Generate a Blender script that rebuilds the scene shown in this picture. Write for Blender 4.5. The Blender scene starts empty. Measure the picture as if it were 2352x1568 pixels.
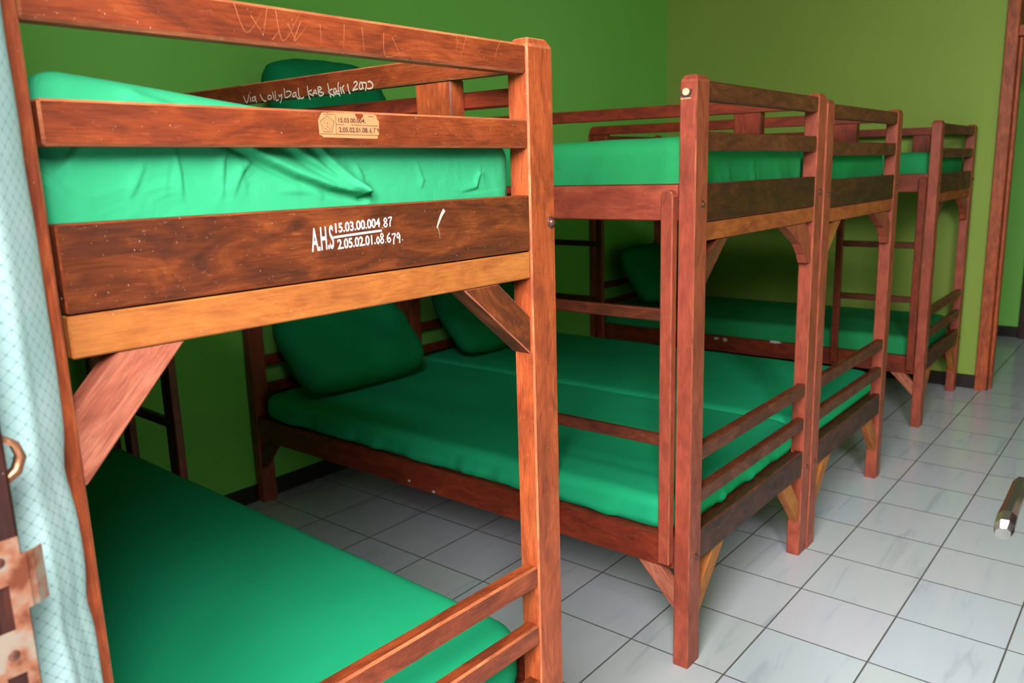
import bpy, bmesh, math, random
from mathutils import Vector, Matrix, noise
C = bpy.context.scene
COL = C.collection
random.seed(7)

# ------------------------------------------------------------------ camera
cam_d = bpy.data.cameras.new('camera'); cam = bpy.data.objects.new('camera', cam_d); COL.objects.link(cam)
R_ = (0.63286231, -0.7737367, -0.02858004); U_ = (0.17547102, 0.10737533, 0.9786115); F_ = (0.75411884, 0.6243413, -0.20372217)
cam.matrix_world = Matrix(((R_[0], U_[0], -F_[0], -0.98164), (R_[1], U_[1], -F_[1], -1.26434), (R_[2], U_[2], -F_[2], 1.40082), (0, 0, 0, 1)))
cam_d.sensor_width = 36; cam_d.sensor_fit = 'HORIZONTAL'; cam_d.lens = 1869.29 / 2352 * 36
cam_d.clip_start = 0.02
cam_d.dof.use_dof = True; cam_d.dof.focus_distance = 1.55; cam_d.dof.aperture_fstop = 6.3
C.camera = cam

# ------------------------------------------------------------------ world, daylight, exposure
w = bpy.data.worlds.new('sky'); C.world = w; w.use_nodes = True
bg = w.node_tree.nodes['Background']; bg.inputs[0].default_value = (0.80, 0.90, 1.0, 1); bg.inputs[1].default_value = 0.12
def area(name, loc, rot, sx, sy, power, col=(1, 1, 1)):
    l = bpy.data.lights.new(name, 'AREA'); l.shape = 'RECTANGLE'; l.size = sx; l.size_y = sy; l.energy = power; l.color = col
    o = bpy.data.objects.new(name, l); COL.objects.link(o); o.location = loc; o.rotation_euler = rot
    return o
PI = math.pi
# daylight entering by the front doorway (behind the camera) and by the front and aisle-side windows
area('daylight_doorway', (-2.1, -1.40, 2.8), (0, -PI/2+.35, 0), 2.0, 2.0, 410, (1.0, 0.985, 0.97))
area('daylight_front_window', (-1.35, -2.35, 2.75), (0, -PI/2+.4, 0), 1.3, 1.2, 245, (0.97, 0.98, 1.0))
vs = C.view_settings
vs.view_transform = 'Standard'; vs.look = 'None'; vs.exposure = 0.0; vs.gamma = 1.0; vs.use_curve_mapping = False
C.cycles.use_denoising = True
C.cycles.max_bounces = 8; C.cycles.diffuse_bounces = 2

# ------------------------------------------------------------------ materials
def lin(c): 
    return tuple(((v/255)/12.92 if v/255 <= .04045 else ((v/255+.055)/1.055)**2.4) for v in c) + (1,)
def newmat(name):
    m = bpy.data.materials.new(name); m.use_nodes = True
    nt = m.node_tree; b = nt.nodes['Principled BSDF']
    return m, nt, b
def nd(nt, t, **k):
    n = nt.nodes.new(t)
    for a, v in k.items(): setattr(n, a, v)
    return n
def mix(nt, fac, a, b, mode='MIX'):
    n = nd(nt, 'ShaderNodeMix', data_type='RGBA', blend_type=mode)
    for sock, v in ((n.inputs[0], fac), (n.inputs[6], a), (n.inputs[7], b)):
        if hasattr(v, 'is_output'): nt.links.new(v, sock)
        else: sock.default_value = v
    return n.outputs[2]
def ramp(nt, fac, stops):
    r = nd(nt, 'ShaderNodeValToRGB')
    els = r.color_ramp.elements
    while len(els) < len(stops): els.new(0.5)
    for e, (p, c) in zip(els, stops): e.position = p; e.color = c
    nt.links.new(fac, r.inputs[0]); return r.outputs[0]
def plain(name, c, rough=.5, metal=0, spec=.5):
    m, nt, b = newmat(name)
    b.inputs['Base Color'].default_value = lin(c); b.inputs['Roughness'].default_value = rough; b.inputs['Metallic'].default_value = metal
    b.inputs['Specular IOR Level'].default_value = spec
    return m
W4 = (1, 1, 1, 1); K4 = (0, 0, 0, 1)
def wood(name, light, mid, dark, rough=.42, chips=.5, grain=.35, blotch=.6):
    m, nt, b = newmat(name)
    L = nt.links
    uv = nd(nt, 'ShaderNodeUVMap'); uv.uv_map = 'UVMap'
    def mapped(sx, sy):
        mp = nd(nt, 'ShaderNodeMapping'); mp.inputs['Scale'].default_value = (sx, sy, 1); L.new(uv.outputs[0], mp.inputs[0]); return mp.outputs[0]
    def nz(sx, sy, sc, det=4, ro=.6, dist=0):
        n = nd(nt, 'ShaderNodeTexNoise'); n.inputs['Scale'].default_value = sc; n.inputs['Detail'].default_value = det; n.inputs['Roughness'].default_value = ro
        n.inputs['Distortion'].default_value = dist; L.new(mapped(sx, sy), n.inputs['Vector']); return n.outputs[0]
    g1 = nz(1, 14, 22, 5, .65, .6)        # fine grain running along the timber
    g2 = nz(1, 2.6, 9, 4, .6, 1.2)        # stain blotches
    g3 = nz(1.3, 1.5, 3.5, 2, .5)         # broad tone drift
    col = ramp(nt, g2, [(.30, lin(dark)), (.52, lin(mid)), (.74, lin(light))])
    gr = ramp(nt, g1, [(.32, (1-grain, 1-grain, 1-grain, 1)), (.60, (1.06, 1.06, 1.06, 1))])
    col = mix(nt, 1.0, col, gr, 'MULTIPLY')
    dr = ramp(nt, g3, [(.3, (1-.5*blotch, 1-.55*blotch, 1-.6*blotch, 1)), (.62, (1.12, 1.12, 1.12, 1))])
    col = mix(nt, 1.0, col, dr, 'MULTIPLY')
    # worn lighter patches
    wn = nz(1, 3, 34, 6, .75, .3)
    col = mix(nt, ramp(nt, wn, [(.60, K4), (.74, (.45*chips,)*3 + (1,))]), col, lin(tuple(min(255, int(v*1.28+22)) for v in light)))
    # tiny pale paint flecks
    for (sx, sy, th, keep) in ((430, 120, .13, .979), (640, 420, .17, .980)):
        v = nd(nt, 'ShaderNodeTexVoronoi'); v.inputs['Scale'].default_value = 1; L.new(mapped(sx, sy), v.inputs['Vector'])
        sep = nd(nt, 'ShaderNodeSeparateColor'); L.new(v.outputs['Color'], sep.inputs[0])
        a = nd(nt, 'ShaderNodeMath', operation='LESS_THAN'); L.new(v.outputs['Distance'], a.inputs[0]); a.inputs[1].default_value = th
        c = nd(nt, 'ShaderNodeMath', operation='GREATER_THAN'); L.new(sep.outputs[0], c.inputs[0]); c.inputs[1].default_value = 1-(1-keep)*2*chips
        d = nd(nt, 'ShaderNodeMath', operation='MULTIPLY'); L.new(a.outputs[0], d.inputs[0]); L.new(c.outputs[0], d.inputs[1])
        e = nd(nt, 'ShaderNodeMath', operation='MULTIPLY'); L.new(d.outputs[0], e.inputs[0]); e.inputs[1].default_value = .8
        col = mix(nt, e.outputs[0], col, lin((232, 205, 185)))
    L.new(col, b.inputs['Base Color'])
    b.inputs['Specular IOR Level'].default_value = .42
    L.new(ramp(nt, g2, [(.2, (rough+.12,)*3+(1,)), (.8, (rough-.06,)*3+(1,))]), b.inputs['Roughness'])
    bp = nd(nt, 'ShaderNodeBump'); bp.inputs['Strength'].default_value = .12; bp.inputs['Distance'].default_value = .002
    L.new(g1, bp.inputs['Height']); L.new(bp.outputs[0], b.inputs['Normal'])
    return m
WD = {
 'rail1':  wood('reddish_brown_wood', (162, 77, 41), (139, 60, 30), (106, 44, 23), chips=.9, blotch=.35),
 'board1': wood('dark_plywood', (146, 74, 36), (108, 50, 25), (70, 33, 18), chips=.8, blotch=.55),
 'slat':   wood('raw_orange_wood', (196, 120, 56), (180, 104, 46), (158, 84, 36), rough=.55, chips=.5, blotch=.25, grain=.22),
 'post1':  wood('orange_brown_wood', (204, 100, 56), (178, 82, 44), (142, 62, 34), chips=.9, blotch=.35),
 'brace1': wood('rough_pinkish_wood', (206, 126, 98), (186, 102, 76), (152, 76, 54), rough=.7, chips=.4, blotch=.3, grain=.4),
 'rail':   wood('dark_brown_wood', (134, 66, 43), (106, 49, 32), (76, 34, 24), chips=.5, blotch=.4),
 'post':   wood('red_brown_wood', (178, 86, 64), (160, 72, 53), (134, 58, 43), chips=.4, blotch=.3, grain=.2),
 'slat2':  wood('dull_orange_wood', (190, 100, 50), (170, 84, 40), (140, 66, 32), rough=.55, chips=.3, blotch=.25, grain=.2),
 'board':  wood('brown_board_wood', (96, 40, 26), (74, 29, 19), (52, 21, 14), chips=.5, blotch=.4),
 'red':    wood('red_stained_wood', (160, 66, 40), (138, 52, 32), (108, 40, 26), chips=.2, blotch=.3),
 'frame':  wood('dark_painted_wood', (74, 37, 31), (54, 26, 22), (38, 18, 16), chips=.35, blotch=.3),
 'worn2':  wood('worn_red_edge', (188, 98, 68), (168, 80, 56), (134, 58, 43), rough=.6, chips=.5),
 'worn':   wood('worn_orange_edge', (216, 132, 88), (196, 108, 66), (150, 76, 46), rough=.6, chips=.9),
}
def cloth(name, c, c2, wr=.5, scale=14):
    m, nt, b = newmat(name); L = nt.links
    tc = nd(nt, 'ShaderNodeTexCoord')
    n = nd(nt, 'ShaderNodeTexNoise'); n.inputs['Scale'].default_value = 3; n.inputs['Detail'].default_value = 3; L.new(tc.outputs['Object'], n.inputs['Vector'])
    L.new(ramp(nt, n.outputs[0], [(.3, lin(c2)), (.7, lin(c))]), b.inputs['Base Color'])
    b.inputs['Roughness'].default_value = .8; b.inputs['Specular IOR Level'].default_value = .08
    n1 = nd(nt, 'ShaderNodeTexNoise'); n1.inputs['Scale'].default_value = scale; n1.inputs['Detail'].default_value = 4; n1.inputs['Distortion'].default_value = 1.2
    L.new(tc.outputs['Object'], n1.inputs['Vector'])
    n2 = nd(nt, 'ShaderNodeTexNoise'); n2.inputs['Scale'].default_value = 900; L.new(tc.outputs['Object'], n2.inputs['Vector'])
    b1 = nd(nt, 'ShaderNodeBump'); b1.inputs['Strength'].default_value = wr; b1.inputs['Distance'].default_value = .01; L.new(n1.outputs[0], b1.inputs['Height'])
    b2 = nd(nt, 'ShaderNodeBump'); b2.inputs['Strength'].default_value = .06; b2.inputs['Distance'].default_value = .001; L.new(n2.outputs[0], b2.inputs['Height'])
    L.new(b1.outputs[0], b2.inputs['Normal']); L.new(b2.outputs[0], b.inputs['Normal'])
    return m
SHEET = cloth('green_bed_sheet', (66, 184, 130), (56, 176, 120), .35)
SHEET_DIM = cloth('dimmed_green_bed_sheet', (48, 158, 96), (40, 148, 88), .3)  # greener sheet, colour darkened for the weaker light on the farther bunks
SHEET_FLAT = cloth('green_bed_sheet_smooth', (40, 184, 128), (34, 176, 120), .12, 6)
PILLOW = cloth('green_pillow_cloth', (22, 136, 86), (18, 126, 78), .4)
def wallmat(name, c, c2):
    m, nt, b = newmat(name); L = nt.links
    tc = nd(nt, 'ShaderNodeTexCoord')
    n = nd(nt, 'ShaderNodeTexNoise'); n.inputs['Scale'].default_value = 1.1; n.inputs['Detail'].default_value = 5; L.new(tc.outputs['Object'], n.inputs['Vector'])
    col = ramp(nt, n.outputs[0], [(.3, lin(c2)), (.7, lin(c))])
    v = nd(nt, 'ShaderNodeTexNoise'); v.inputs['Scale'].default_value = 26; v.inputs['Detail'].default_value = 2; L.new(tc.outputs['Object'], v.inputs['Vector'])
    col = mix(nt, ramp(nt, v.outputs[0], [(.765, K4), (.79, (.8,)*3+(1,))]), col, lin((176, 172, 128)))
    L.new(col, b.inputs['Base Color']); b.inputs['Roughness'].default_value = .62; b.inputs['Specular IOR Level'].default_value = .3
    n2 = nd(nt, 'ShaderNodeTexNoise'); n2.inputs['Scale'].default_value = 60; n2.inputs['Detail'].default_value = 4; L.new(tc.outputs['Object'], n2.inputs['Vector'])
    b2 = nd(nt, 'ShaderNodeBump'); b2.inputs['Strength'].default_value = .08; b2.inputs['Distance'].default_value = .01; L.new(n2.outputs[0], b2.inputs['Height']); L.new(b2.outputs[0], b.inputs['Normal'])
    return m
WALL = wallmat('green_wall_paint', (138, 210, 97), (132, 203, 91))
WALLB = wallmat('olive_green_wall_paint', (150, 172, 76), (142, 166, 70))
CEIL = plain('ceiling_boards', (120, 112, 98), .8)
BASE = plain('black_skirting_tile', (40, 30, 27), .35)
def floormat():
    m, nt, b = newmat('white_floor_tiles'); L = nt.links
    tc = nd(nt, 'ShaderNodeTexCoord')
    sep = nd(nt, 'ShaderNodeSeparateXYZ'); L.new(tc.outputs['Object'], sep.inputs[0])
    def edge(out, off):
        a = nd(nt, 'ShaderNodeMath', operation='SUBTRACT'); L.new(out, a.inputs[0]); a.inputs[1].default_value = off
        d = nd(nt, 'ShaderNodeMath', operation='DIVIDE'); L.new(a.outputs[0], d.inputs[0]); d.inputs[1].default_value = .3
        f = nd(nt, 'ShaderNodeMath', operation='FRACT'); L.new(d.outputs[0], f.inputs[0])
        s = nd(nt, 'ShaderNodeMath', operation='SUBTRACT'); L.new(f.outputs[0], s.inputs[0]); s.inputs[1].default_value = .5
        ab = nd(nt, 'ShaderNodeMath', operation='ABSOLUTE'); L.new(s.outputs[0], ab.inputs[0])
        fl = nd(nt, 'ShaderNodeMath', operation='FLOOR'); L.new(d.outputs[0], fl.inputs[0])
        return ab.outputs[0], fl.outputs[0]
    ex, ix = edge(sep.outputs[0], .9587-3); ey, iy = edge(sep.outputs[1], -.3947-6)
    mx = nd(nt, 'ShaderNodeMath', operation='MAXIMUM'); L.new(ex, mx.inputs[0]); L.new(ey, mx.inputs[1])
    grout = ramp(nt, mx.outputs[0], [(.4908, K4), (.4935, W4)])
    # marble veining, shifted per tile
    cmb = nd(nt, 'ShaderNodeCombineXYZ'); L.new(ix, cmb.inputs[0]); L.new(iy, cmb.inputs[1])
    wn = nd(nt, 'ShaderNodeTexWhiteNoise', noise_dimensions='3D'); L.new(cmb.outputs[0], wn.inputs['Vector'])
    add = nd(nt, 'ShaderNodeVectorMath', operation='MULTIPLY_ADD'); L.new(wn.outputs['Color'], add.inputs[0]); add.inputs[1].default_value = (7, 7, 7); L.new(tc.outputs['Object'], add.inputs[2])
    mp = nd(nt, 'ShaderNodeMapping'); mp.inputs['Rotation'].default_value = (0, 0, -.55); mp.inputs['Scale'].default_value = (1.6, 11, 1); L.new(add.outputs[0], mp.inputs[0])
    n = nd(nt, 'ShaderNodeTexNoise'); n.inputs['Scale'].default_value = 1.5; n.inputs['Detail'].default_value = 4; n.inputs['Distortion'].default_value = .8; L.new(mp.outputs[0], n.inputs['Vector'])
    col = ramp(nt, n.outputs[0], [(.28, lin((182, 189, 199))), (.40, lin((201, 205, 213))), (.7, lin((206, 209, 216)))])
    tint = nd(nt, 'ShaderNodeMix', data_type='RGBA', blend_type='MULTIPLY'); tint.inputs[0].default_value = .06; L.new(col, tint.inputs[6]); L.new(wn.outputs['Color'], tint.inputs[7])
    col = mix(nt, grout, tint.outputs[2], lin((84, 80, 73)))
    L.new(col, b.inputs['Base Color'])
    L.new(ramp(nt, mx.outputs[0], [(.49, (.16,)*3+(1,)), (.495, (.7,)*3+(1,))]), b.inputs['Roughness'])
    b.inputs['Specular IOR Level'].default_value = .5
    bp = nd(nt, 'ShaderNodeBump'); bp.invert = True; bp.inputs['Strength'].default_value = .4; bp.inputs['Distance'].default_value = .002; L.new(grout, bp.inputs['Height']); L.new(bp.outputs[0], b.inputs['Normal'])
    return m
FLOOR = floormat()
STEEL = plain('chrome', (232, 226, 224), .25, 1)
BOLT = plain('dull_bolt_metal', (112, 72, 60), .38, .6)
BRASS = plain('rusty_brass', (176, 120, 88), .38, .75)
def rusty():
    m, nt, b = newmat('worn_steel_plate'); L = nt.links
    tc = nd(nt, 'ShaderNodeTexCoord'); n = nd(nt, 'ShaderNodeTexNoise'); n.inputs['Scale'].default_value = 38; n.inputs['Detail'].default_value = 5; L.new(tc.outputs['Object'], n.inputs['Vector'])
    L.new(ramp(nt, n.outputs[0], [(.36, lin((112, 58, 38))), (.47, lin((150, 98, 74))), (.58, lin((150, 134, 118)))]), b.inputs['Base Color'])
    b.inputs['Roughness'].default_value = .5; b.inputs['Metallic'].default_value = .35
    return m
PLATE = rusty()
HOLE = plain('mortise_bare_wood', (120, 80, 56), .8)
PAINT = plain('white_stencil_paint', (240, 228, 224), .6)
CHALK = plain('faint_white_chalk', (206, 192, 176), .8)
PAPER = plain('yellowed_paper', (206, 142, 92), .7)
INK = plain('black_print_ink', (74, 48, 40), .7)
SCRATCH = plain('pale_scratched_wood', (212, 132, 88), .7)
STICKB = plain('dark_sticker_remnant', (62, 48, 42), .6)
STICKC = plain('cream_sticker_remnant', (238, 200, 158), .6)
TAPE = plain('white_tape_scrap', (200, 194, 186), .7)
GLASS, _nt, _b = newmat('window_glass'); _b.inputs['Transmission Weight'].default_value = 1; _b.inputs['Roughness'].default_value = 0; _b.inputs['IOR'].default_value = 1.02
def curtainmat():
    m, nt, b = newmat('mint_curtain_cloth'); L = nt.links
    uv = nd(nt, 'ShaderNodeUVMap'); uv.uv_map = 'UVMap'
    mp = nd(nt, 'ShaderNodeMapping'); mp.inputs['Rotation'].default_value = (0, 0, PI/4); mp.inputs['Scale'].default_value = (95, 95, 1); L.new(uv.outputs[0], mp.inputs[0])
    sep = nd(nt, 'ShaderNodeSeparateXYZ'); L.new(mp.outputs[0], sep.inputs[0])
    def fr(o, k=1):
        mu = nd(nt, 'ShaderNodeMath', operation='MULTIPLY'); L.new(o, mu.inputs[0]); mu.inputs[1].default_value = k
        f = nd(nt, 'ShaderNodeMath', operation='FRACT'); L.new(mu.outputs[0], f.inputs[0])
        s = nd(nt, 'ShaderNodeMath', operation='SUBTRACT'); L.new(f.outputs[0], s.inputs[0]); s.inputs[1].default_value = .5
        a = nd(nt, 'ShaderNodeMath', operation='ABSOLUTE'); L.new(s.outputs[0], a.inputs[0]); return a.outputs[0]
    def gt(o, t):
        g = nd(nt, 'ShaderNodeMath', operation='GREATER_THAN'); L.new(o, g.inputs[0]); g.inputs[1].default_value = t; return g.outputs[0]
    def op(kind, a, b_):
        g = nd(nt, 'ShaderNodeMath', operation=kind); L.new(a, g.inputs[0]); L.new(b_, g.inputs[1]); return g.outputs[0]
    x, y = sep.outputs[0], sep.outputs[1]
    lx, ly = gt(fr(x), .45), gt(fr(y), .45)
    dx, dy = gt(fr(x, 5), .28), gt(fr(y, 5), .28)
    dots = op('MAXIMUM', op('MULTIPLY', lx, dy), op('MULTIPLY', ly, dx))
    knots = op('MULTIPLY', gt(fr(x), .40), gt(fr(y), .40))
    pat = op('MAXIMUM', dots, knots)
    hf = nd(nt, 'ShaderNodeMath', operation='MULTIPLY'); L.new(pat, hf.inputs[0]); hf.inputs[1].default_value = .6
    n = nd(nt, 'ShaderNodeTexNoise'); n.inputs['Scale'].default_value = 7; n.inputs['Detail'].default_value = 3; L.new(uv.outputs[0], n.inputs['Vector'])
    cl = ramp(nt, n.outputs[0], [(.35, lin((194, 234, 228))), (.62, lin((220, 250, 247)))])
    col = mix(nt, hf.outputs[0], cl, lin((96, 158, 158)))
    L.new(col, b.inputs['Base Color']); b.inputs['Roughness'].default_value = .75; b.inputs['Specular IOR Level'].default_value = .2
    tr = nd(nt, 'ShaderNodeBsdfTranslucent'); L.new(col, tr.inputs[0])
    mx = nd(nt, 'ShaderNodeMixShader'); mx.inputs[0].default_value = .25; L.new(b.outputs[0], mx.inputs[1]); L.new(tr.outputs[0], mx.inputs[2])
    L.new(mx.outputs[0], nt.nodes['Material Output'].inputs[0])
    return m
CURTAIN = curtainmat()

# ------------------------------------------------------------------ helpers
def tag(o, label=None, cat=None, group=None, kind=None):
    if label: o['label'] = label
    if cat: o['category'] = cat
    if group: o['group'] = group
    if kind: o['kind'] = kind
    return o
def empty(name, loc=(0, 0, 0), rz=0):
    o = bpy.data.objects.new(name, None); COL.objects.link(o); o.location = loc; o.rotation_euler = (0, 0, rz); o.empty_display_size = .1
    return o
def mobj(name, bm, mats, parent=None, smooth=False):
    me = bpy.data.meshes.new(name)
    bm.normal_update(); bm.to_mesh(me); bm.free()
    for m in (mats if isinstance(mats, (list, tuple)) else [mats]): me.materials.append(m)
    if smooth:
        for p in me.polygons: p.use_smooth = True
    o = bpy.data.objects.new(name, me); COL.objects.link(o)
    if parent: o.parent = parent
    return o
def grain_uv(bm, g, faces=None):
    g = Vector(g).normalized(); uvl = bm.loops.layers.uv.get('UVMap') or bm.loops.layers.uv.new('UVMap')
    ou, ov = random.uniform(0, 40), random.uniform(0, 40)
    for f in (faces or bm.faces):
        n = f.normal
        if abs(n.dot(g)) > .8:
            a = g.orthogonal().normalized(); c = g.cross(a)
            for l in f.loops: l[uvl].uv = (l.vert.co.dot(a)*.2+ou, l.vert.co.dot(c)+ov)
        else:
            c = n.cross(g).normalized(); k = round(n.x*1.7+n.y*2.3+n.z*3.1, 1)
            for l in f.loops: l[uvl].uv = (l.vert.co.dot(g)+ou, l.vert.co.dot(c)+ov+k)
def bevel(bm, r, mi=0, edges=None, seg=1):
    if r > 0: bmesh.ops.bevel(bm, geom=list(edges or bm.edges), offset=r, segments=seg, affect='EDGES', profile=.5, material=mi)
def add_box(bm, x0, x1, y0, y1, z0, z1):
    v = [bm.verts.new(p) for p in ((x0, y0, z0), (x1, y0, z0), (x1, y1, z0), (x0, y1, z0), (x0, y0, z1), (x1, y0, z1), (x1, y1, z1), (x0, y1, z1))]
    for q in ((3, 2, 1, 0), (4, 5, 6, 7), (0, 1, 5, 4), (1, 2, 6, 5), (2, 3, 7, 6), (3, 0, 4, 7)): bm.faces.new([v[i] for i in q])
    return v
def beam(name, x0, x1, y0, y1, z0, z1, mats, parent, r=.0025, g=None, shear=None):
    bm = bmesh.new(); add_box(bm, x0, x1, y0, y1, z0, z1)
    if shear:                                       # (axis, dz): a rail that climbs along an axis
        for v in bm.verts: v.co.z += shear*(v.co.y-y0)/(y1-y0)
    bm.normal_update(); bevel(bm, r, 1)
    bm.normal_update()
    if g is None:
        d = (x1-x0, y1-y0, z1-z0); i = d.index(max(d)); g = tuple(1 if k == i else 0 for k in range(3))
    grain_uv(bm, g)
    return mobj(name, bm, mats, parent)
def prism(name, pts, axis, a0, a1, g, mats, parent, r=.002):
    """polygon pts in the plane across axis ('x' or 'y'), extruded from a0 to a1"""
    bm = bmesh.new()
    mk = (lambda p, a: (p[0], a, p[1])) if axis == 'y' else (lambda p, a: (a, p[0], p[1]))
    A = [bm.verts.new(mk(p, a0)) for p in pts]; B = [bm.verts.new(mk(p, a1)) for p in pts]
    bm.faces.new(A); bm.faces.new(B[::-1])
    n = len(pts)
    for i in range(n): bm.faces.new([A[(i+1) % n], A[i], B[i], B[(i+1) % n]])
    bmesh.ops.recalc_face_normals(bm, faces=bm.faces); bevel(bm, r, 1); bm.normal_update(); grain_uv(bm, g)
    return mobj(name, bm, mats, parent)
def ribbon(bm, pts, w, mp, mi=0, lift=0.0, taper=False):
    """flat painted stroke: polyline pts (a,b) with width w, mapped on a plane by mp(a,b,lift)"""
    P = [Vector(p) for p in pts]
    # subdivide with Catmull-Rom for a hand-drawn look
    if len(P) > 2:
        Q = []
        for i in range(len(P)-1):
            p0, p1, p2, p3 = P[max(i-1, 0)], P[i], P[i+1], P[min(i+2, len(P)-1)]
            for k in range(5):
                t = k/5; Q.append(.5*((2*p1)+(p2-p0)*t+(2*p0-5*p1+4*p2-p3)*t*t+(3*p1-p0-3*p2+p3)*t**3))
        Q.append(P[-1]); P = Q
    prev = None
    for i, p in enumerate(P):
        d = (P[min(i+1, len(P)-1)]-P[max(i-1, 0)])
        d = d.normalized() if d.length > 0 else Vector((1, 0)); n = Vector((-d.y, d.x))
        ww = w*.5*((1-.7*i/(len(P)-1)) if taper else 1)
        a = bm.verts.new(mp(*(p+n*ww), lift)); b = bm.verts.new(mp(*(p-n*ww), lift))
        if prev: 
            f = bm.faces.new((prev[0], prev[1], b, a)); f.material_index = mi
        prev = (a, b)
def text_into(bm, s, x0, z0, width, height, mp, lift, mi=0, bold=0.0, slope=0.0, italic=0.0):
    """writes s with its glyph box fitted to width x height from (x0,z0)"""
    cu = bpy.data.curves.new('t', 'FONT'); cu.body = s; cu.size = 1; cu.offset = bold
    ob = bpy.data.objects.new('t', cu); COL.objects.link(ob)
    dg = bpy.context.evaluated_depsgraph_get(); me = bpy.data.meshes.new_from_object(ob.evaluated_get(dg))
    xs = [v.co.x for v in me.vertices]; ys = [v.co.y for v in me.vertices]
    sx = width/(max(xs)-min(xs)); sy = height/(max(ys)-min(ys)); mx, my = min(xs), min(ys)
    vs_ = []
    for v in me.vertices:
        a = (v.co.x-mx)*sx; b = (v.co.y-my)*sy
        vs_.append(bm.verts.new(mp(x0+a+italic*b, z0+b+slope*a, lift)))
    for p in me.polygons:
        try: f = bm.faces.new([vs_[i] for i in p.vertices]); f.material_index = mi
        except ValueError: pass
    COL.objects.unlink(ob); bpy.data.objects.remove(ob); bpy.data.curves.remove(cu); bpy.data.meshes.remove(me)
def dome(name, loc, axis, r, mat, parent, flat=1.0):
    bm = bmesh.new()
    prof = [(0, 0), (0, r*1.45), (r*.18, r*1.4), (r*.25, r*.95), (r*.7, r*.8), (r*1.05, r*.45), (r*1.15, 0)]
    ax = Vector(axis); a = ax.orthogonal().normalized(); c = ax.cross(a); N = 16; rows = []
    for (h, rad) in prof:
        h *= flat
        if rad == 0: rows.append([bm.verts.new(Vector(loc)+ax*h)])
        else: rows.append([bm.verts.new(Vector(loc)+ax*h+(a*math.cos(2*PI*k/N)+c*math.sin(2*PI*k/N))*rad) for k in range(N)])
    for r0, r1 in zip(rows, rows[1:]):
        for k in range(N):
            q = [r0[k % len(r0)], r0[(k+1) % len(r0)], r1[(k+1) % len(r1)], r1[k % len(r1)]]
            q = [v for i, v in enumerate(q) if v not in q[:i]]
            if len(q) > 2: bm.faces.new(q)
    bmesh.ops.recalc_face_normals(bm, faces=bm.faces)
    return mobj(name, bm, mat, parent, True)

# ------------------------------------------------------------------ the setting
XF, XB, YL, YR, ZC = -.75, 4.613, 1.81, -3.1, 3.0
def struct(name, boxes, mat, label=None, r=0, g=None):
    bm = bmesh.new()
    for b in boxes: add_box(bm, *b)
    bm.normal_update(); bevel(bm, r, 0); bm.normal_update(); grain_uv(bm, g or (0, 0, 1))
    o = mobj(name, bm, mat); o['kind'] = 'structure'
    if label: o['label'] = label
    return o
struct('floor', [(-3.2, 7.0, YR-.3, YL+.15, -.12, 0)], FLOOR, 'floor of white marbled square tiles with grey joints')
struct('ceiling', [(XF-.15, 7.0, YR-.15, YL+.15, ZC, ZC+.12)], CEIL)
struct('wall_left', [(XF-.15, 7.0, YL, YL+.15, 0, ZC)], WALL, 'bright green wall along the heads of the bunk beds')
DY0, DY1, DZ = -.36, -1.36, 2.13
struct('wall_back', [(XB, XB+.14, DY0, YL, 0, ZC), (XB, XB+.14, YR, DY1, 0, ZC), (XB, XB+.14, DY1, DY0, 2.75, ZC)], WALLB, 'green end wall with a doorway at its right end')
FD0, FD1 = -1.40, -.52          # front doorway (the camera looks through it)
struct('wall_front', [(XF-.15, XF, -.46, YL, 0, ZC), (XF-.15, XF, FD1, -.46, 2.78, ZC), (XF-.15, XF, FD0-.06, FD1, 2.78, ZC), (XF-.15, XF, -1.75, FD0-.06, 0, ZC), (XF-.15, XF, -2.95, -1.75, 0, .9), (XF-.15, XF, -2.95, -1.75, 2.7, ZC), (XF-.15, XF, YR, -2.95, 0, ZC)], WALL)
struct('wall_right', [(XF-.15, .15, YR-.15, YR, 0, ZC), (1.65, 7.0, YR-.15, YR, 0, ZC), (.15, 1.65, YR-.15, YR, 0, .95), (.15, 1.65, YR-.15, YR, 2.25, ZC)], WALL)
struct('wall_corridor', [(6.45, 6.6, YR, YL, 0, ZC)], WALL, 'green wall of the passage seen through the far doorway')
struct('baseboard_left', [(XF, XB, YL-.012, YL, 0, .075)], BASE)
struct('baseboard_back', [(XB-.012, XB, DY0-.07, YL-.012, 0, .085)], BASE)
struct('baseboard_corridor', [(6.438, 6.45, YR, YL, 0, .085)], BASE)
# far doorway casing: jamb, stop bead, transom bar
fr = struct('trim_1', [(XB-.03, XB+.16, DY0-.065, DY0, 0, 2.75), (XB-.03, XB+.16, DY1, DY1+.065, 0, 2.75), (XB-.025, XB+.155, DY1+.065, DY0-.065, 2.07, 2.13), (XB+.02, XB+.07, DY0-.085, DY0-.065, 0, 2.07)], WD['post1'], 'brown wooden casing of the far doorway', .004)
cw = struct('door_2', [(6.40, 6.455, -.43, -.335, 0, 2.1)], WD['frame'], 'dark upright edge of another door in the passage', .003)
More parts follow.
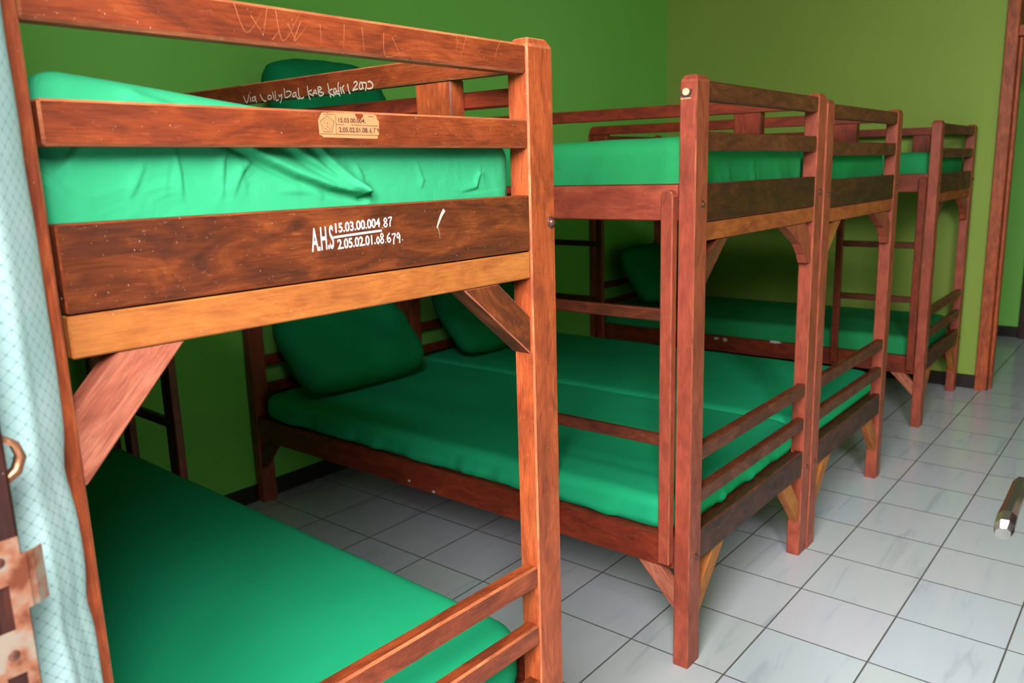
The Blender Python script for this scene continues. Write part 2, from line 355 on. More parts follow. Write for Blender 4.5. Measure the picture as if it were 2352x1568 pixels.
# near doorway jamb with its strike plate
jb = struct('trim_2', [(XF-.13, XF-.002, FD1, -.46, 0, 2.78), (XF-.13, XF-.002, FD0-.06, FD0, 0, 2.78), (XF-.13, XF-.002, FD0, FD1, 2.10, 2.16)], WD['frame'], 'dark brown door jamb at the left edge with a rusty strike plate', .003)
def strike():
    y = FD1-.0015; bm = bmesh.new(); x0, x1 = XF-.038, XF-.004
    # plate with two openings, built from strips
    zt, zb = 1.108, .900
    h1, h2 = (1.068, 1.026), (.985, .938)
    def strip(a, b, c, d): add_box(bm, a, b, y, FD1+.001, c, d)
    strip(x0, x1, h1[0], zt); strip(x0, x1, h2[0], h1[1]); strip(x0, x1, zb, h2[1])
    strip(x0, x0+.008, h1[1], h1[0]); strip(x1-.012, x1, h1[1], h1[0]); strip(x0, x0+.009, h2[1], h2[0]); strip(x1-.009, x1, h2[1], h2[0])
    add_box(bm, x1, x1+.004, y, y+.0025, 1.042, 1.092)
    # the bent lip that stands out past the jamb
    L = [(x1+.003, y+.0006), (x1+.010, y+.002), (x1+.020, y+.008)]
    for (ax, ay), (bx_, by_) in zip(L, L[1:]):
        v = [bm.verts.new(p) for p in ((ax, ay, 1.042), (bx_, by_, 1.042), (bx_, by_, 1.092), (ax, ay, 1.092), (ax, ay+.0016, 1.042), (bx_, by_+.0016, 1.042), (bx_, by_+.0016, 1.092), (ax, ay+.0016, 1.092))]
        for q in ((0, 1, 2, 3), (5, 4, 7, 6), (1, 5, 6, 2), (4, 0, 3, 7), (3, 2, 6, 7), (4, 5, 1, 0)): bm.faces.new([v[i] for i in q])
    bmesh.ops.recalc_face_normals(bm, faces=bm.faces)
    o = mobj('strike_plate', bm, PLATE, jb); o['label'] = 'worn rusty steel strike plate'
    bm = bmesh.new()
    for (z0, z1) in (h1[::-1], h2[::-1]): add_box(bm, x0+.004, x1-.004, FD1+.0002, FD1+.0006, z0-.003, z1+.003)
    s = mobj('mortise', bm, HOLE, o)
    for z in (1.090, 1.004, .916): 
        d = dome('screw', (x0+.017, y, z), (0, -1, 0), .0034, BOLT, o, .25)
strike()
def hook():
    bm = bmesh.new(); cx, cz = XF-.008, 1.176
    ring = [(0, .013), (.007, .0135), (.014, .008), (.017, -.002), (.013, -.012), (.005, -.017), (-.004, -.021)]
    rows = []
    for i, (a, b) in enumerate(ring):
        wv = .010
        rows.append([bm.verts.new((cx+a*s, FD1+.012+dy, cz+b*s)) for s in (1.0, 1.38) for dy in (-wv/2, wv/2)])
    for p, q in zip(rows, rows[1:]):
        for (i, j) in ((0, 1), (1, 3), (3, 2), (2, 0)): bm.faces.new((p[i], p[j], q[j], q[i]))
    bm.faces.new([rows[0][i] for i in (0, 2, 3, 1)]); bm.faces.new([rows[-1][i] for i in (0, 1, 3, 2)])
    bmesh.ops.recalc_face_normals(bm, faces=bm.faces)
    o = mobj('latch_staple', bm, BRASS, jb, True); o['label'] = 'curved brass staple'
hook()
# the open door leaf just outside the right edge, its lever handle reaching into view
ang = math.atan2(.20, .93)
leaf = empty('door_1', (XF+.005, FD0+.005, 0), ang); leaf['kind'] = 'structure'; leaf['label'] = 'open door leaf whose chrome lever handle shows at the right edge'
beam('door_panel', 0, .99, -.042, 0, .02, 2.08, [WD['frame'], WD['frame']], leaf, .003, (0, 0, 1))
def handle():
    root = bmesh.new(); add_box(root, .905, .945, 0, .006, .85, 1.07); bevel(root, .003)
    pl = mobj('escutcheon', root, STEEL, leaf)
    bm = bmesh.new(); N = 14
    rows = [[bm.verts.new((.925+.0095*math.cos(2*PI*k/N), y, .998+.0095*math.sin(2*PI*k/N))) for k in range(N)] for y in (.005, .058)]
    for k in range(N): bm.faces.new((rows[0][k], rows[0][(k+1) % N], rows[1][(k+1) % N], rows[1][k]))
    mobj('spindle', bm, STEEL, leaf, True)
    bm = bmesh.new(); secs = []
    for (x, z, wy, hz) in ((.944, .998, .008, .009), (.932, 1.000, .010, .012), (.890, .998, .0095, .0095), (.860, .995, .0095, .009), (.838, .991, .0105, .010), (.824, .985, .0105, .010), (.818, .980, .008, .007)):
        c = []
        for k in range(8):
            a = PI/8+2*PI*k/8
            c.append(bm.verts.new((x, .056+(.944-x)*.22+wy*math.cos(a)*1.05, z+hz*math.sin(a)*1.05)))
        secs.append(c)
    for p, q in zip(secs, secs[1:]):
        for k in range(8): bm.faces.new((p[k], p[(k+1) % 8], q[(k+1) % 8], q[k]))
    bm.faces.new(secs[0][::-1]); bm.faces.new(secs[-1])
    bmesh.ops.recalc_face_normals(bm, faces=bm.faces)
    o = mobj('lever_handle', bm, STEEL, leaf); o['label'] = 'chrome lever handle'
handle()
wn1 = struct('window_1', [(XF-.11, XF-.03, -2.95, -2.90, .9, 2.7), (XF-.11, XF-.03, -1.80, -1.75, .9, 2.7), (XF-.11, XF-.03, -2.38, -2.33, .9, 2.7), (XF-.11, XF-.03, -2.90, -1.80, .9, .95), (XF-.11, XF-.03, -2.90, -1.80, 2.65, 2.7)], WD['frame'])
wn2 = struct('window_2', [(.15, .20, YR-.11, YR-.03, .95, 2.25), (1.60, 1.65, YR-.11, YR-.03, .95, 2.25), (.875, .925, YR-.11, YR-.03, .95, 2.25), (.20, 1.60, YR-.11, YR-.03, .95, 1.0), (.20, 1.60, YR-.11, YR-.03, 2.2, 2.25)], WD['frame'])

# ------------------------------------------------------------------ bunk beds
BEDS = {1: (-.6923, -.3364, -.0339, .9289, 1.0085), 2: (.9169, -.3041, .0008, .934, 1.0068), 3: (1.856, -.3068, .0015, .927, .9969), 4: (3.5957, -.2811, .0115, .9354, .9872)}
PX, PY, LEN, D = .0702, .0469, 2.1033, .0025
Z = dict(H=1.613, tr=(1.5528, 1.6005), mr=(1.4289, 1.4772), b=(1.252, 1.3486), s=(1.2021, 1.2495), l1=(.6006, .6445), l2=(.4768, .5203), lb=(.3071, .3992), lsb=(.2915, .3894), usb=(1.2563, 1.3505))
LAB = {1: 'nearest brown wooden bunk bed with white stencilled numbers on its end board',
       2: 'wooden bunk bed with a ladder beside the gap, second from the viewer',
       3: 'wooden bunk bed pushed against the far side of the second bunk',
       4: 'farthest wooden bunk bed standing by the end wall near the doorway'}
HEADRISE = .04
def bunk(i):
    x, y, a, W, h = BEDS[i]
    root = tag(empty('bunk_bed', (x, y, 0), a), LAB[i], 'bunk bed', 'wooden bunk beds in a row along the green wall')
    near = i == 1
    mp = [WD['post1' if near else 'post'], WD['worn' if near else 'worn2']]; mr = [WD['rail1' if near else 'rail'], WD['worn' if near else 'rail']]
    mb = [WD['board1' if near else 'board'], WD['rail1' if near else 'rail']]; ms = [WD['slat' if near else 'slat2']]*2; mred = [WD['rail' if near else 'red'], WD['red']]
    mbr = [WD['brace1'] if near else WD['rail'], WD['brace1'] if near else WD['rail']]
    z = {k: (tuple(v*h for v in t) if isinstance(t, tuple) else t*h) for k, t in Z.items()}
    # four posts with chamfered tops
    for (px, py, top) in ((0, 0, z['H']), (W-PX, 0, z['H']), (0, LEN-PY, z['H']+HEADRISE), (W-PX, LEN-PY, z['H']+HEADRISE)):
        bm = bmesh.new(); v = add_box(bm, px, px+PX, py, py+PY, 0, top-.014)
        topf = [f for f in bm.faces if all(q in f.verts for q in v[4:])]
        ex = bmesh.ops.extrude_face_region(bm, geom=topf); nv = [e for e in ex['geom'] if isinstance(e, bmesh.types.BMVert)]
        bmesh.ops.delete(bm, geom=topf, context='FACES_ONLY')
        for q in nv:
            q.co.z = top; q.co.x += .010 if q.co.x < px+PX/2 else -.010; q.co.y += .007 if q.co.y < py+PY/2 else -.007
        bm.normal_update(); bevel(bm, .003, 1); bm.normal_update(); grain_uv(bm, (0, 0, 1))
        mobj('post', bm, mp, root)
    gap = .006 if near else 0
    trs = beam('top_rail', PX, W-PX, D, D+.030, *z['tr'], mr, root, .004)
    mrl = beam('middle_rail', PX+gap, W-PX, D, D+.026, *z['mr'], mr, root, .003)
    ebd = beam('end_board', PX+gap, W-PX, D, D+.024, *z['b'], mb, root, .002)
    beam('support_slat', PX+gap, W-PX, D+.001, D+.026, *z['s'], ms, root, .002)
    beam('lower_rail', PX, W-PX, D, D+.030, *z['l1'], mr, root, .004)
    beam('lower_rail', PX, W-PX, D, D+.030, *z['l2'], mr, root, .004)
    beam('lower_end_board', PX, W-PX, D, D+.028, *z['lb'], mb, root, .003)
    # head end, against the wall
    yh = LEN-D
    up = HEADRISE
    beam('head_top_rail', PX, W-PX, yh-.030, yh, z['tr'][0]+up, z['tr'][1]+up, mred, root, .004)
    beam('head_middle_rail', PX, W-PX, yh-.026, yh, z['mr'][0]+up, z['mr'][1]+up, mred, root, .003)
    beam('head_board', PX, W-PX, yh-.024, yh, *z['b'], mb, root, .002)
    beam('head_lower_rail', PX, W-PX, yh-.030, yh, *z['l1'], mred, root, .004)
    beam('head_lower_rail', PX, W-PX, yh-.030, yh, *z['l2'], mred, root, .004)
    beam('lower_head_board', PX, W-PX, yh-.028, yh, *z['lb'], mb, root, .003)
    # long side boards and the planked decks
    for sx in (D, W-D-.026):
        beam('side_board', sx, sx+.026, PY, LEN-PY, *z['usb'], [WD['rail' if near else 'post'], WD['rail']], root, .003)
        lo = beam('lower_side_board', sx, sx+.026, PY, LEN-PY, *z['lsb'], [WD['red'], WD['rail']], root, .003)
        if i in (2, 4) and sx == D:
            for (yy, zz, a_, b_) in (((1.115, .317, .007, .005), (.992, .304, .007, .005)) if i == 2 else ((1.168, .371, .016, .009), (1.111, .368, .014, .013), (.80, .388, .034, .008))):
                bm = bmesh.new()
                ring = [bm.verts.new((D-.0006, yy+a_*math.cos(t*PI/4)*(1+.2*math.sin(t*2.1)), zz*(.985 if i == 4 else 1)+b_*math.sin(t*PI/4))) for t in range(8)]
                bm.faces.new(ring)
                s = mobj('tape_scrap', bm, TAPE, lo); s['label'] = 'small pale paper scrap'
    beam('upper_deck', .030, W-.030, .030, LEN-.030, z['usb'][0]+.012, z['usb'][0]+.034, [WD['rail'], WD['rail']], root, .002)
    beam('lower_deck', .032, W-.032, .034, LEN-.034, z['lsb'][0]+(.075 if i in (2, 3) else .030), z['lsb'][0]+(.0975 if i in (2, 3) else .050), [WD['rail'], WD['rail']], root, .002)
    # guard rail along the far long side, on a short stub post
    zr = z['tr'][0]+.004 if near else z['tr'][0]+.010
    gx = W-PX+.001
    ye, rise = 1.53, .020
    rc = [(ye-.030*(1-math.sin(t*PI/10)), zr+.044+rise-.030*(1-math.cos(t*PI/10))) for t in range(6)]
    gl = prism('guard_rail', [(PY, zr), (ye, zr+rise)]+rc[::-1]+[(PY, zr+.044)], 'x', gx, gx+.026, (0, 1, 0), mred if not near else mr, root, .003)
    sy = {1: .195, 2: .200, 3: .165, 4: .235}[i]
    for (ya, wd_, dz) in ((sy, .098, .004), (ye-.105, .105, rise)):
        beam('guard_leg', gx+.006, gx+.044, ya, ya+wd_, z['usb'][1]-.06, zr+dz, [WD['post1' if near else 'red'], WD['rail']], root, .003)
    if i == 1:
        beam('guard_rail', W-.026, W-.004, PY, LEN-PY, zr-.052, zr-.020, [WD['red'], WD['red']], root, .003, None, HEADRISE-.012)
    # ladder
    lx0, lx1 = (-.030, -.002) if i in (2, 4) else (W+.002, W+.030)
    ys = ((.047, .082), (.440, .475)) if i in (2, 4) else ((1.50, 1.54), (1.94, 1.98))
    if i == 1: ys = ((1.62, 1.685), (1.98, 2.03))
    for (a_, b_) in ys:
        bm = bmesh.new(); add_box(bm, lx0, lx1, a_, b_, .315*h, 1.335*h)
        topE = [e for e in bm.edges if all(v.co.z > 1 for v in e.verts) and abs(e.verts[0].co.y-e.verts[1].co.y) < 1e-6]
        bevel(bm, .014, 0, topE, 3); bm.normal_update(); bevel(bm, .003, 1); bm.normal_update(); grain_uv(bm, (0, 0, 1))
        mobj('ladder_stile', bm, [WD['post' if i == 2 else 'red'], WD['worn2' if i == 2 else 'red']], root)
    for zz in ((1.005, .660) if i in (2,) else (.955, .672) if i == 4 else (.985, .675) if i == 3 else (.93, .592)):
        beam('ladder_rung', lx0+.003, lx1-.003, ys[0][1]-.004, ys[1][0]+.004, zz, zz+.032, [WD['rail'], WD['rail']], root, .003)
    # corner braces under the upper board and under the lower board
    zs = z['s'][0]-.0005; b0, b1 = D+.004, D+.036
    prism('corner_brace', [(PX, 1.066*h/1.0085), (PX+.004, 1.066*h/1.0085), (.207, zs), (.126, zs), (PX, 1.152*h/1.0085)] if near else [(PX, 1.078*h), (.214, zs), (.150, zs), (PX, 1.158*h)], 'y', b0, b1, (.7, 0, .72), mbr if near else [WD['slat' if i == 3 else 'rail'], WD['rail']], root)
    if near:
        prism('corner_brace', [(W-PX, 1.072), (.690, zs), (.776, zs), (W-PX, 1.142)], 'y', b0, b1+.012, (.7, 0, -.72), [WD['board1'], WD['brace1']], root, .002)
    else:
        e = W-PX
        prism('corner_brace', [(e, 1.064*h), (e-.035, 1.066*h), (e-.055, 1.098*h), (e-.095, 1.135*h), (e-.235, zs), (e-.06, zs), (e, 1.15*h)], 'y', b0, b1, (.3, 0, -1), [WD['post'], WD['red']], root, .002)
    zl = z['lb'][0]-.0005
    prism('foot_brace', [(PX, .130), (.240, zl), (.165, zl), (PX, .205)], 'y', b0, b1, (.7, 0, .7), [WD['slat'], WD['slat']], root)
    prism('foot_brace', [(W-PX, .130), (W-.240, zl), (W-.160, zl), (W-PX, .21)], 'y', b0, b1, (.7, 0, -.7), [WD['slat'], WD['slat']], root)
    zb = z['lsb'][0]-.0005
    for sx in (D+.003, W-D-.033):
        prism('foot_brace', [(PY, .170), (.165, zb), (.095, zb), (PY, .24)], 'x', sx, sx+.030, (0, .6, .7), [WD['brace1'], WD['brace1']], root)
        prism('foot_brace', [(LEN-PY, .155), (LEN-.170, zb), (LEN-.10, zb), (LEN-PY, .225)], 'x', sx, sx+.030, (0, .6, -.7), [WD['rail'], WD['rail']], root)
    # bolts
    bz = 1.298*h
    dome('bolt', (W-.013 if near else W-.026, 0, bz), (0, -1, 0), .0075, BOLT, root)
    dome('bolt', (.040, 0, bz), (0, -1, 0), .0065, BOLT, root)
    dome('bolt', (W-.026, 0, .333), (0, -1, 0), .0065, BOLT, root); dome('bolt', (.040, 0, .333), (0, -1, 0), .0065, BOLT, root)
    return root, dict(top=trs, mid=mrl, board=ebd, guard=gl)
roots = {}
for i in (1, 2, 3, 4): roots[i] = bunk(i)

# writing and marks on the nearest bed
FRONT = lambda y0: (lambda a, b, l: (a, y0-l, b))
def near_marks():
    P = roots[1][1]; f = FRONT(D)
    bm = bmesh.new()
    text_into(bm, 'A.H.S', .3965, 1.3015, .037, .0325, f, .0004, 0, .012, .05)
    ribbon(bm, [(.4335, 1.3188), (.476, 1.3206), (.5205, 1.3222)], .0030, f, 0, .0004)
    text_into(bm, '15.03.00.004', .4375, 1.3245, .0805, .0135, f, .0004, 0, .020, .035)
    text_into(bm, '2.05.02.01.', .4395, 1.3015, .0680, .0140, f, .0004, 0, .020, .025)
    # brush-written endings
    def hand(segs, x, zz, sx, sz, w):
        for s in segs: ribbon(bm, [(x+p*sx, zz+q*sz) for p, q in s], w, f, 0, .0004)
    G = {'8': [[(.5, .52), (.15, .75), (.5, 1), (.85, .75), (.5, .52), (.1, .25), (.5, 0), (.9, .25), (.5, .52)]], '7': [[(.05, .95), (.9, 1), (.5, .5), (.4, 0)]], '0': [[(.5, 1), (.1, .5), (.5, 0), (.9, .5), (.5, 1)]],
         '6': [[(.75, 1), (.25, .7), (.1, .3), (.5, 0), (.9, .25), (.55, .5), (.15, .3)]], '9': [[(.85, .75), (.5, 1), (.15, .7), (.5, .5), (.85, .78), (.8, .3), (.75, 0)]], '.': [[(.3, .02), (.5, .06)]]}
    for ch, x, zz, sx, sz in (('.', .5205, 1.3255, .004, .013), ('8', .5245, 1.3268, .0075, .0130), ('7', .5335, 1.3268, .0075, .0135),
                              ('0', .5090, 1.3035, .0065, .0105), ('8', .5165, 1.3035, .0070, .0145), ('.', .5250, 1.3040, .004, .013), ('6', .5290, 1.3040, .0080, .0135), ('7', .5385, 1.3000, .0080, .0155), ('9', .5475, 1.3010, .0080, .0155), ('.', .5570, 1.3050, .006, .013)):
        hand(G[ch], x, zz, sx, sz, .0019)
    o = mobj('stencil_lettering', bm, PAINT, P['board']); o['label'] = 'white stencilled inventory numbers'
    bm = bmesh.new()
    ribbon(bm, [(.6495, 1.3455), (.6420, 1.3365), (.6350, 1.3245), (.6320, 1.3180)], .0065, f, 0, .0004, True)
    ribbon(bm, [(.6330, 1.3200), (.6365, 1.3110), (.6375, 1.3010)], .0009, f, 0, .0004, True)
    o = mobj('chalk_mark', bm, CHALK, P['board']); o['label'] = 'faded whitish rub mark'
    # scratches on the top rail
    for s in [[(0.312,1.614),(0.326,1.578),(0.35,1.604)],[(0.334,1.599),(0.35,1.578)],[(0.358,1.61),(0.35,1.579)],[(0.37,1.611),(0.378,1.573),(0.408,1.613)],[(0.387,1.595),(0.398,1.573)],[(0.407,1.6),(0.394,1.574),(0.416,1.595)],[(0.437,1.6),(0.437,1.574)],[(0.362,1.573),(0.373,1.585)],[(0.477,1.604),(0.473,1.572)],[(0.507,1.604),(0.509,1.572)],[(0.546,1.6),(0.547,1.568),(0.581,1.576)],[(0.561,1.596),(0.576,1.57)],[(0.69,1.615),(0.694,1.602),(0.69,1.586)],[(0.714,1.611),(0.699,1.575)],[(0.796,1.614),(0.785,1.597),(0.781,1.581)]]:
        bm = bmesh.new(); ribbon(bm, [(a, min(max(b, 1.5685), 1.612)) for a, b in s], .0006, f, 0, .0003, True)
        o = mobj('scratch', bm, SCRATCH, P['top']); o['label'] = 'fine pale scratch'
    # torn inventory sticker on the middle rail
    bm = bmesh.new()
    out = [(.4225, 1.4770), (.4285, 1.4862), (.4360, 1.4868), (.4372, 1.4858), (.4400, 1.4868), (.4800, 1.4872), (.4850, 1.4860), (.4872, 1.4815), (.4905, 1.4797), (.4950, 1.4800), (.4985, 1.4822), (.4995, 1.4850), (.4985, 1.4868), (.5190, 1.4866), (.5230, 1.4850), (.5240, 1.4800), (.5272, 1.4780), (.5268, 1.4600), (.5240, 1.4570), (.5235, 1.4540), (.5215, 1.4530), (.4900, 1.4532), (.4400, 1.4541), (.4285, 1.4540), (.4270, 1.4562), (.4230, 1.4572), (.4226, 1.4660)]
    bm.faces.new([bm.verts.new(f(a, b, .0004)) for a, b in out])
    ln = lambda p, w_=.0006: ribbon(bm, p, w_, f, 1, .0007)
    ln([(.4513, 1.4845), (.4510, 1.4585)]); ln([(.4515, 1.4715), (.465, 1.4714)]); ln([(.4765, 1.4714), (.5250, 1.4708)]); ln([(.4235, 1.4588), (.5262, 1.4576)])
    ln([(.432, 1.4845), (.449, 1.4847)]); ln([(.508, 1.4838), (.518, 1.4836)])
    ln([(.4372, 1.4826), (.4482, 1.4752), (.4482, 1.4752)]); ln([(.4482, 1.4752), (.4437, 1.4614)]); ln([(.4437, 1.4614), (.4295, 1.4616)]); ln([(.4295, 1.4616), (.4255, 1.4750)]); ln([(.4255, 1.4750), (.4372, 1.4826)])
    for rr, n_ in ((.0066, 18), (.0036, 12)):                      # ring of small lettering and leaf motif inside the pentagon
        for k in range(n_):
            t = 2*PI*k/n_; a0 = (.4370+rr*math.cos(t), 1.4707+rr*math.sin(t)); t2 = t+.20; r2 = rr*(1.16 if rr > .005 else .8)
            ln([a0, (.4370+r2*math.cos(t2), 1.4707+r2*math.sin(t2))], .0005)
    ln([(.4370, 1.4670), (.4370, 1.4738)], .0005); ln([(.4345, 1.4660), (.4325, 1.4648)], .0005); ln([(.4395, 1.4660), (.4415, 1.4648)], .0005)
    text_into(bm, '15.03.00.004.', .4555, 1.4742, .0470, .0062, f, .0007, 1, .022)
    text_into(bm, '2.05.02.01.08.', .4555, 1.4612, .0515, .0068, f, .0007, 1, .022)
    for ch, x in (('6', .5090), ('7', .5155), ('9', .5220)):
        for s in G[ch]: ribbon(bm, [(x+p*.0045, 1.4608+q_*.0068) for p, q_ in s], .0009, f, 1, .0007)
    o = mobj('inventory_sticker', bm, [PAPER, INK], P['mid']); o['label'] = 'torn yellowed paper inventory sticker'
    # handwriting along the guard rail
    bm = bmesh.new(); W = BEDS[1][3]; gx = W-PX+.001
    gm = lambda a, b, l: (gx-l, a, b)
    for s in [[(0.899,1.6),(0.886,1.582),(0.874,1.601)],[(0.869,1.595),(0.869,1.583)],[(0.869,1.606),(0.867,1.604)],[(0.846,1.594),(0.859,1.592),(0.861,1.586),(0.853,1.585),(0.846,1.592),(0.846,1.584),(0.842,1.58)],[(0.826,1.598),(0.818,1.586),(0.808,1.58),(0.802,1.582)],[(0.79,1.593),(0.795,1.587),(0.789,1.583),(0.779,1.586),(0.782,1.591),(0.791,1.592)],[(0.774,1.599),(0.768,1.579)],[(0.763,1.6),(0.761,1.579),(0.75,1.58)],[(0.748,1.591),(0.746,1.586),(0.736,1.591)],[(0.736,1.591),(0.738,1.582),(0.746,1.571)],[(0.725,1.603),(0.724,1.583),(0.707,1.584),(0.699,1.591),(0.708,1.595),(0.72,1.594)],[(0.696,1.582),(0.69,1.589),(0.681,1.589),(0.687,1.581),(0.695,1.582)],[(0.681,1.589),(0.68,1.579)],[(0.681,1.581),(0.672,1.575),(0.668,1.577)],[(0.671,1.599),(0.669,1.58),(0.659,1.575),(0.651,1.578)],[(0.636,1.6),(0.635,1.585),(0.629,1.57)],[(0.62,1.59),(0.635,1.586),(0.615,1.577)],[(0.619,1.578),(0.609,1.589),(0.602,1.579)],[(0.615,1.582),(0.604,1.583)],[(0.598,1.593),(0.595,1.577),(0.584,1.576),(0.579,1.58),(0.596,1.585),(0.585,1.59),(0.59,1.594),(0.598,1.593)],[(0.562,1.599),(0.558,1.583),(0.554,1.569)],[(0.546,1.586),(0.561,1.581),(0.541,1.571)],[(0.543,1.577),(0.534,1.58),(0.536,1.586),(0.542,1.584),(0.542,1.576),(0.534,1.574)],[(0.523,1.598),(0.526,1.589),(0.522,1.569)],[(0.522,1.578),(0.53,1.58),(0.531,1.575),(0.524,1.574)],[(0.519,1.588),(0.515,1.573)],[(0.514,1.587),(0.506,1.573)],[(0.513,1.585),(0.505,1.59)],[(0.496,1.588),(0.495,1.587)],[(0.493,1.592),(0.491,1.578),(0.486,1.571)],[(0.473,1.591),(0.466,1.594),(0.461,1.59),(0.465,1.586),(0.478,1.577),(0.47,1.578),(0.46,1.579)],[(0.45,1.592),(0.455,1.585),(0.453,1.578),(0.447,1.578),(0.444,1.584),(0.449,1.592)],[(0.446,1.59),(0.432,1.587),(0.436,1.573)],[(0.441,1.579),(0.443,1.577)],[(0.427,1.589),(0.42,1.59),(0.412,1.584),(0.413,1.578),(0.421,1.576),(0.43,1.577)]]: ribbon(bm, s, .0032, gm, 0, .0005)
    o = mobj('handwriting', bm, CHALK, P['guard']); o['label'] = 'white handwritten words and date'
near_marks()
def post_sticker():
    x, y, a, W, h = BEDS[2]; bm = bmesh.new(); f = lambda a_, b_, l: (-l, a_, b_)
    # seen from the near side the post runs right to left in local y
    cy, cz = .0300, 1.5830
    N = 20
    ring = [bm.verts.new(f(cy+.0095*math.cos(2*PI*k/N), cz+.0085*math.sin(2*PI*k/N), .0008)) for k in range(N)]
    bm.faces.new(ring).material_index = 0
    arc = [(cy-.0150, cz+.006), (cy-.0135, cz-.004), (cy-.008, cz-.0105), (cy, cz-.0118), (cy+.008, cz-.0105), (cy+.0135, cz-.003), (cy+.0140, cz+.004)]
    ribbon(bm, arc, .0052, f, 1, .0004)
    fl = lambda a_, b_, l: (-l, 2*cy-a_, b_)
    text_into(bm, 'NATION', cy-.0140, cz-.0182, .0280, .0042, fl, .0006, 0, .02)
    p = [o for o in bpy.data.objects if o.parent == roots[2][0] and o.name.startswith('post')][0]
    o = mobj('torn_sticker', bm, [STICKC, STICKB], p); o['label'] = 'torn round cream and black sticker'
post_sticker()

# ------------------------------------------------------------------ mattresses
FOLDS = [[(0.196,1.438),(0.249,1.431),(0.301,1.422),(0.349,1.405),(0.401,1.389),(0.458,1.376),(0.513,1.368)],[(0.327,1.439),(0.378,1.427),(0.431,1.403),(0.482,1.383),(0.517,1.369)],[(0.42,1.435),(0.461,1.405),(0.521,1.369)],[(0.082,1.363),(0.102,1.38),(0.123,1.4),(0.153,1.416),(0.195,1.425)],[(0.1,1.363),(0.11,1.374),(0.111,1.389)],[(0.232,1.424),(0.226,1.394),(0.216,1.358)],[(0.231,1.424),(0.238,1.384),(0.238,1.357)],[(0.271,1.425),(0.266,1.404),(0.25,1.388)],[(0.288,1.419),(0.276,1.414),(0.261,1.412)],[(0.196,1.39),(0.183,1.371),(0.171,1.359)],[(0.218,1.425),(0.207,1.4),(0.199,1.375)],[(0.313,1.425),(0.298,1.398),(0.291,1.359)],[(0.315,1.416),(0.322,1.391),(0.329,1.363)],[(0.428,1.367),(0.372,1.367)],[(0.415,1.382),(0.45,1.368)],[(0.551,1.435),(0.544,1.403),(0.546,1.368)],[(0.508,1.404),(0.522,1.385)],[(0.628,1.415),(0.64,1.388),(0.633,1.374)],[(0.715,1.403),(0.728,1.371)],[(0.772,1.406),(0.76,1.377),(0.723,1.371)],[(0.692,1.365),(0.776,1.367),(0.844,1.374)],[(0.766,1.399),(0.78,1.402)],[(0.35,1.41),(0.322,1.386),(0.306,1.361)]]
def seg_d(p, a, b):
    ab = b-a; t = max(0, min(1, (p-a).dot(ab)/max(ab.length_squared, 1e-9))); q = a+ab*t
    return p-q, t
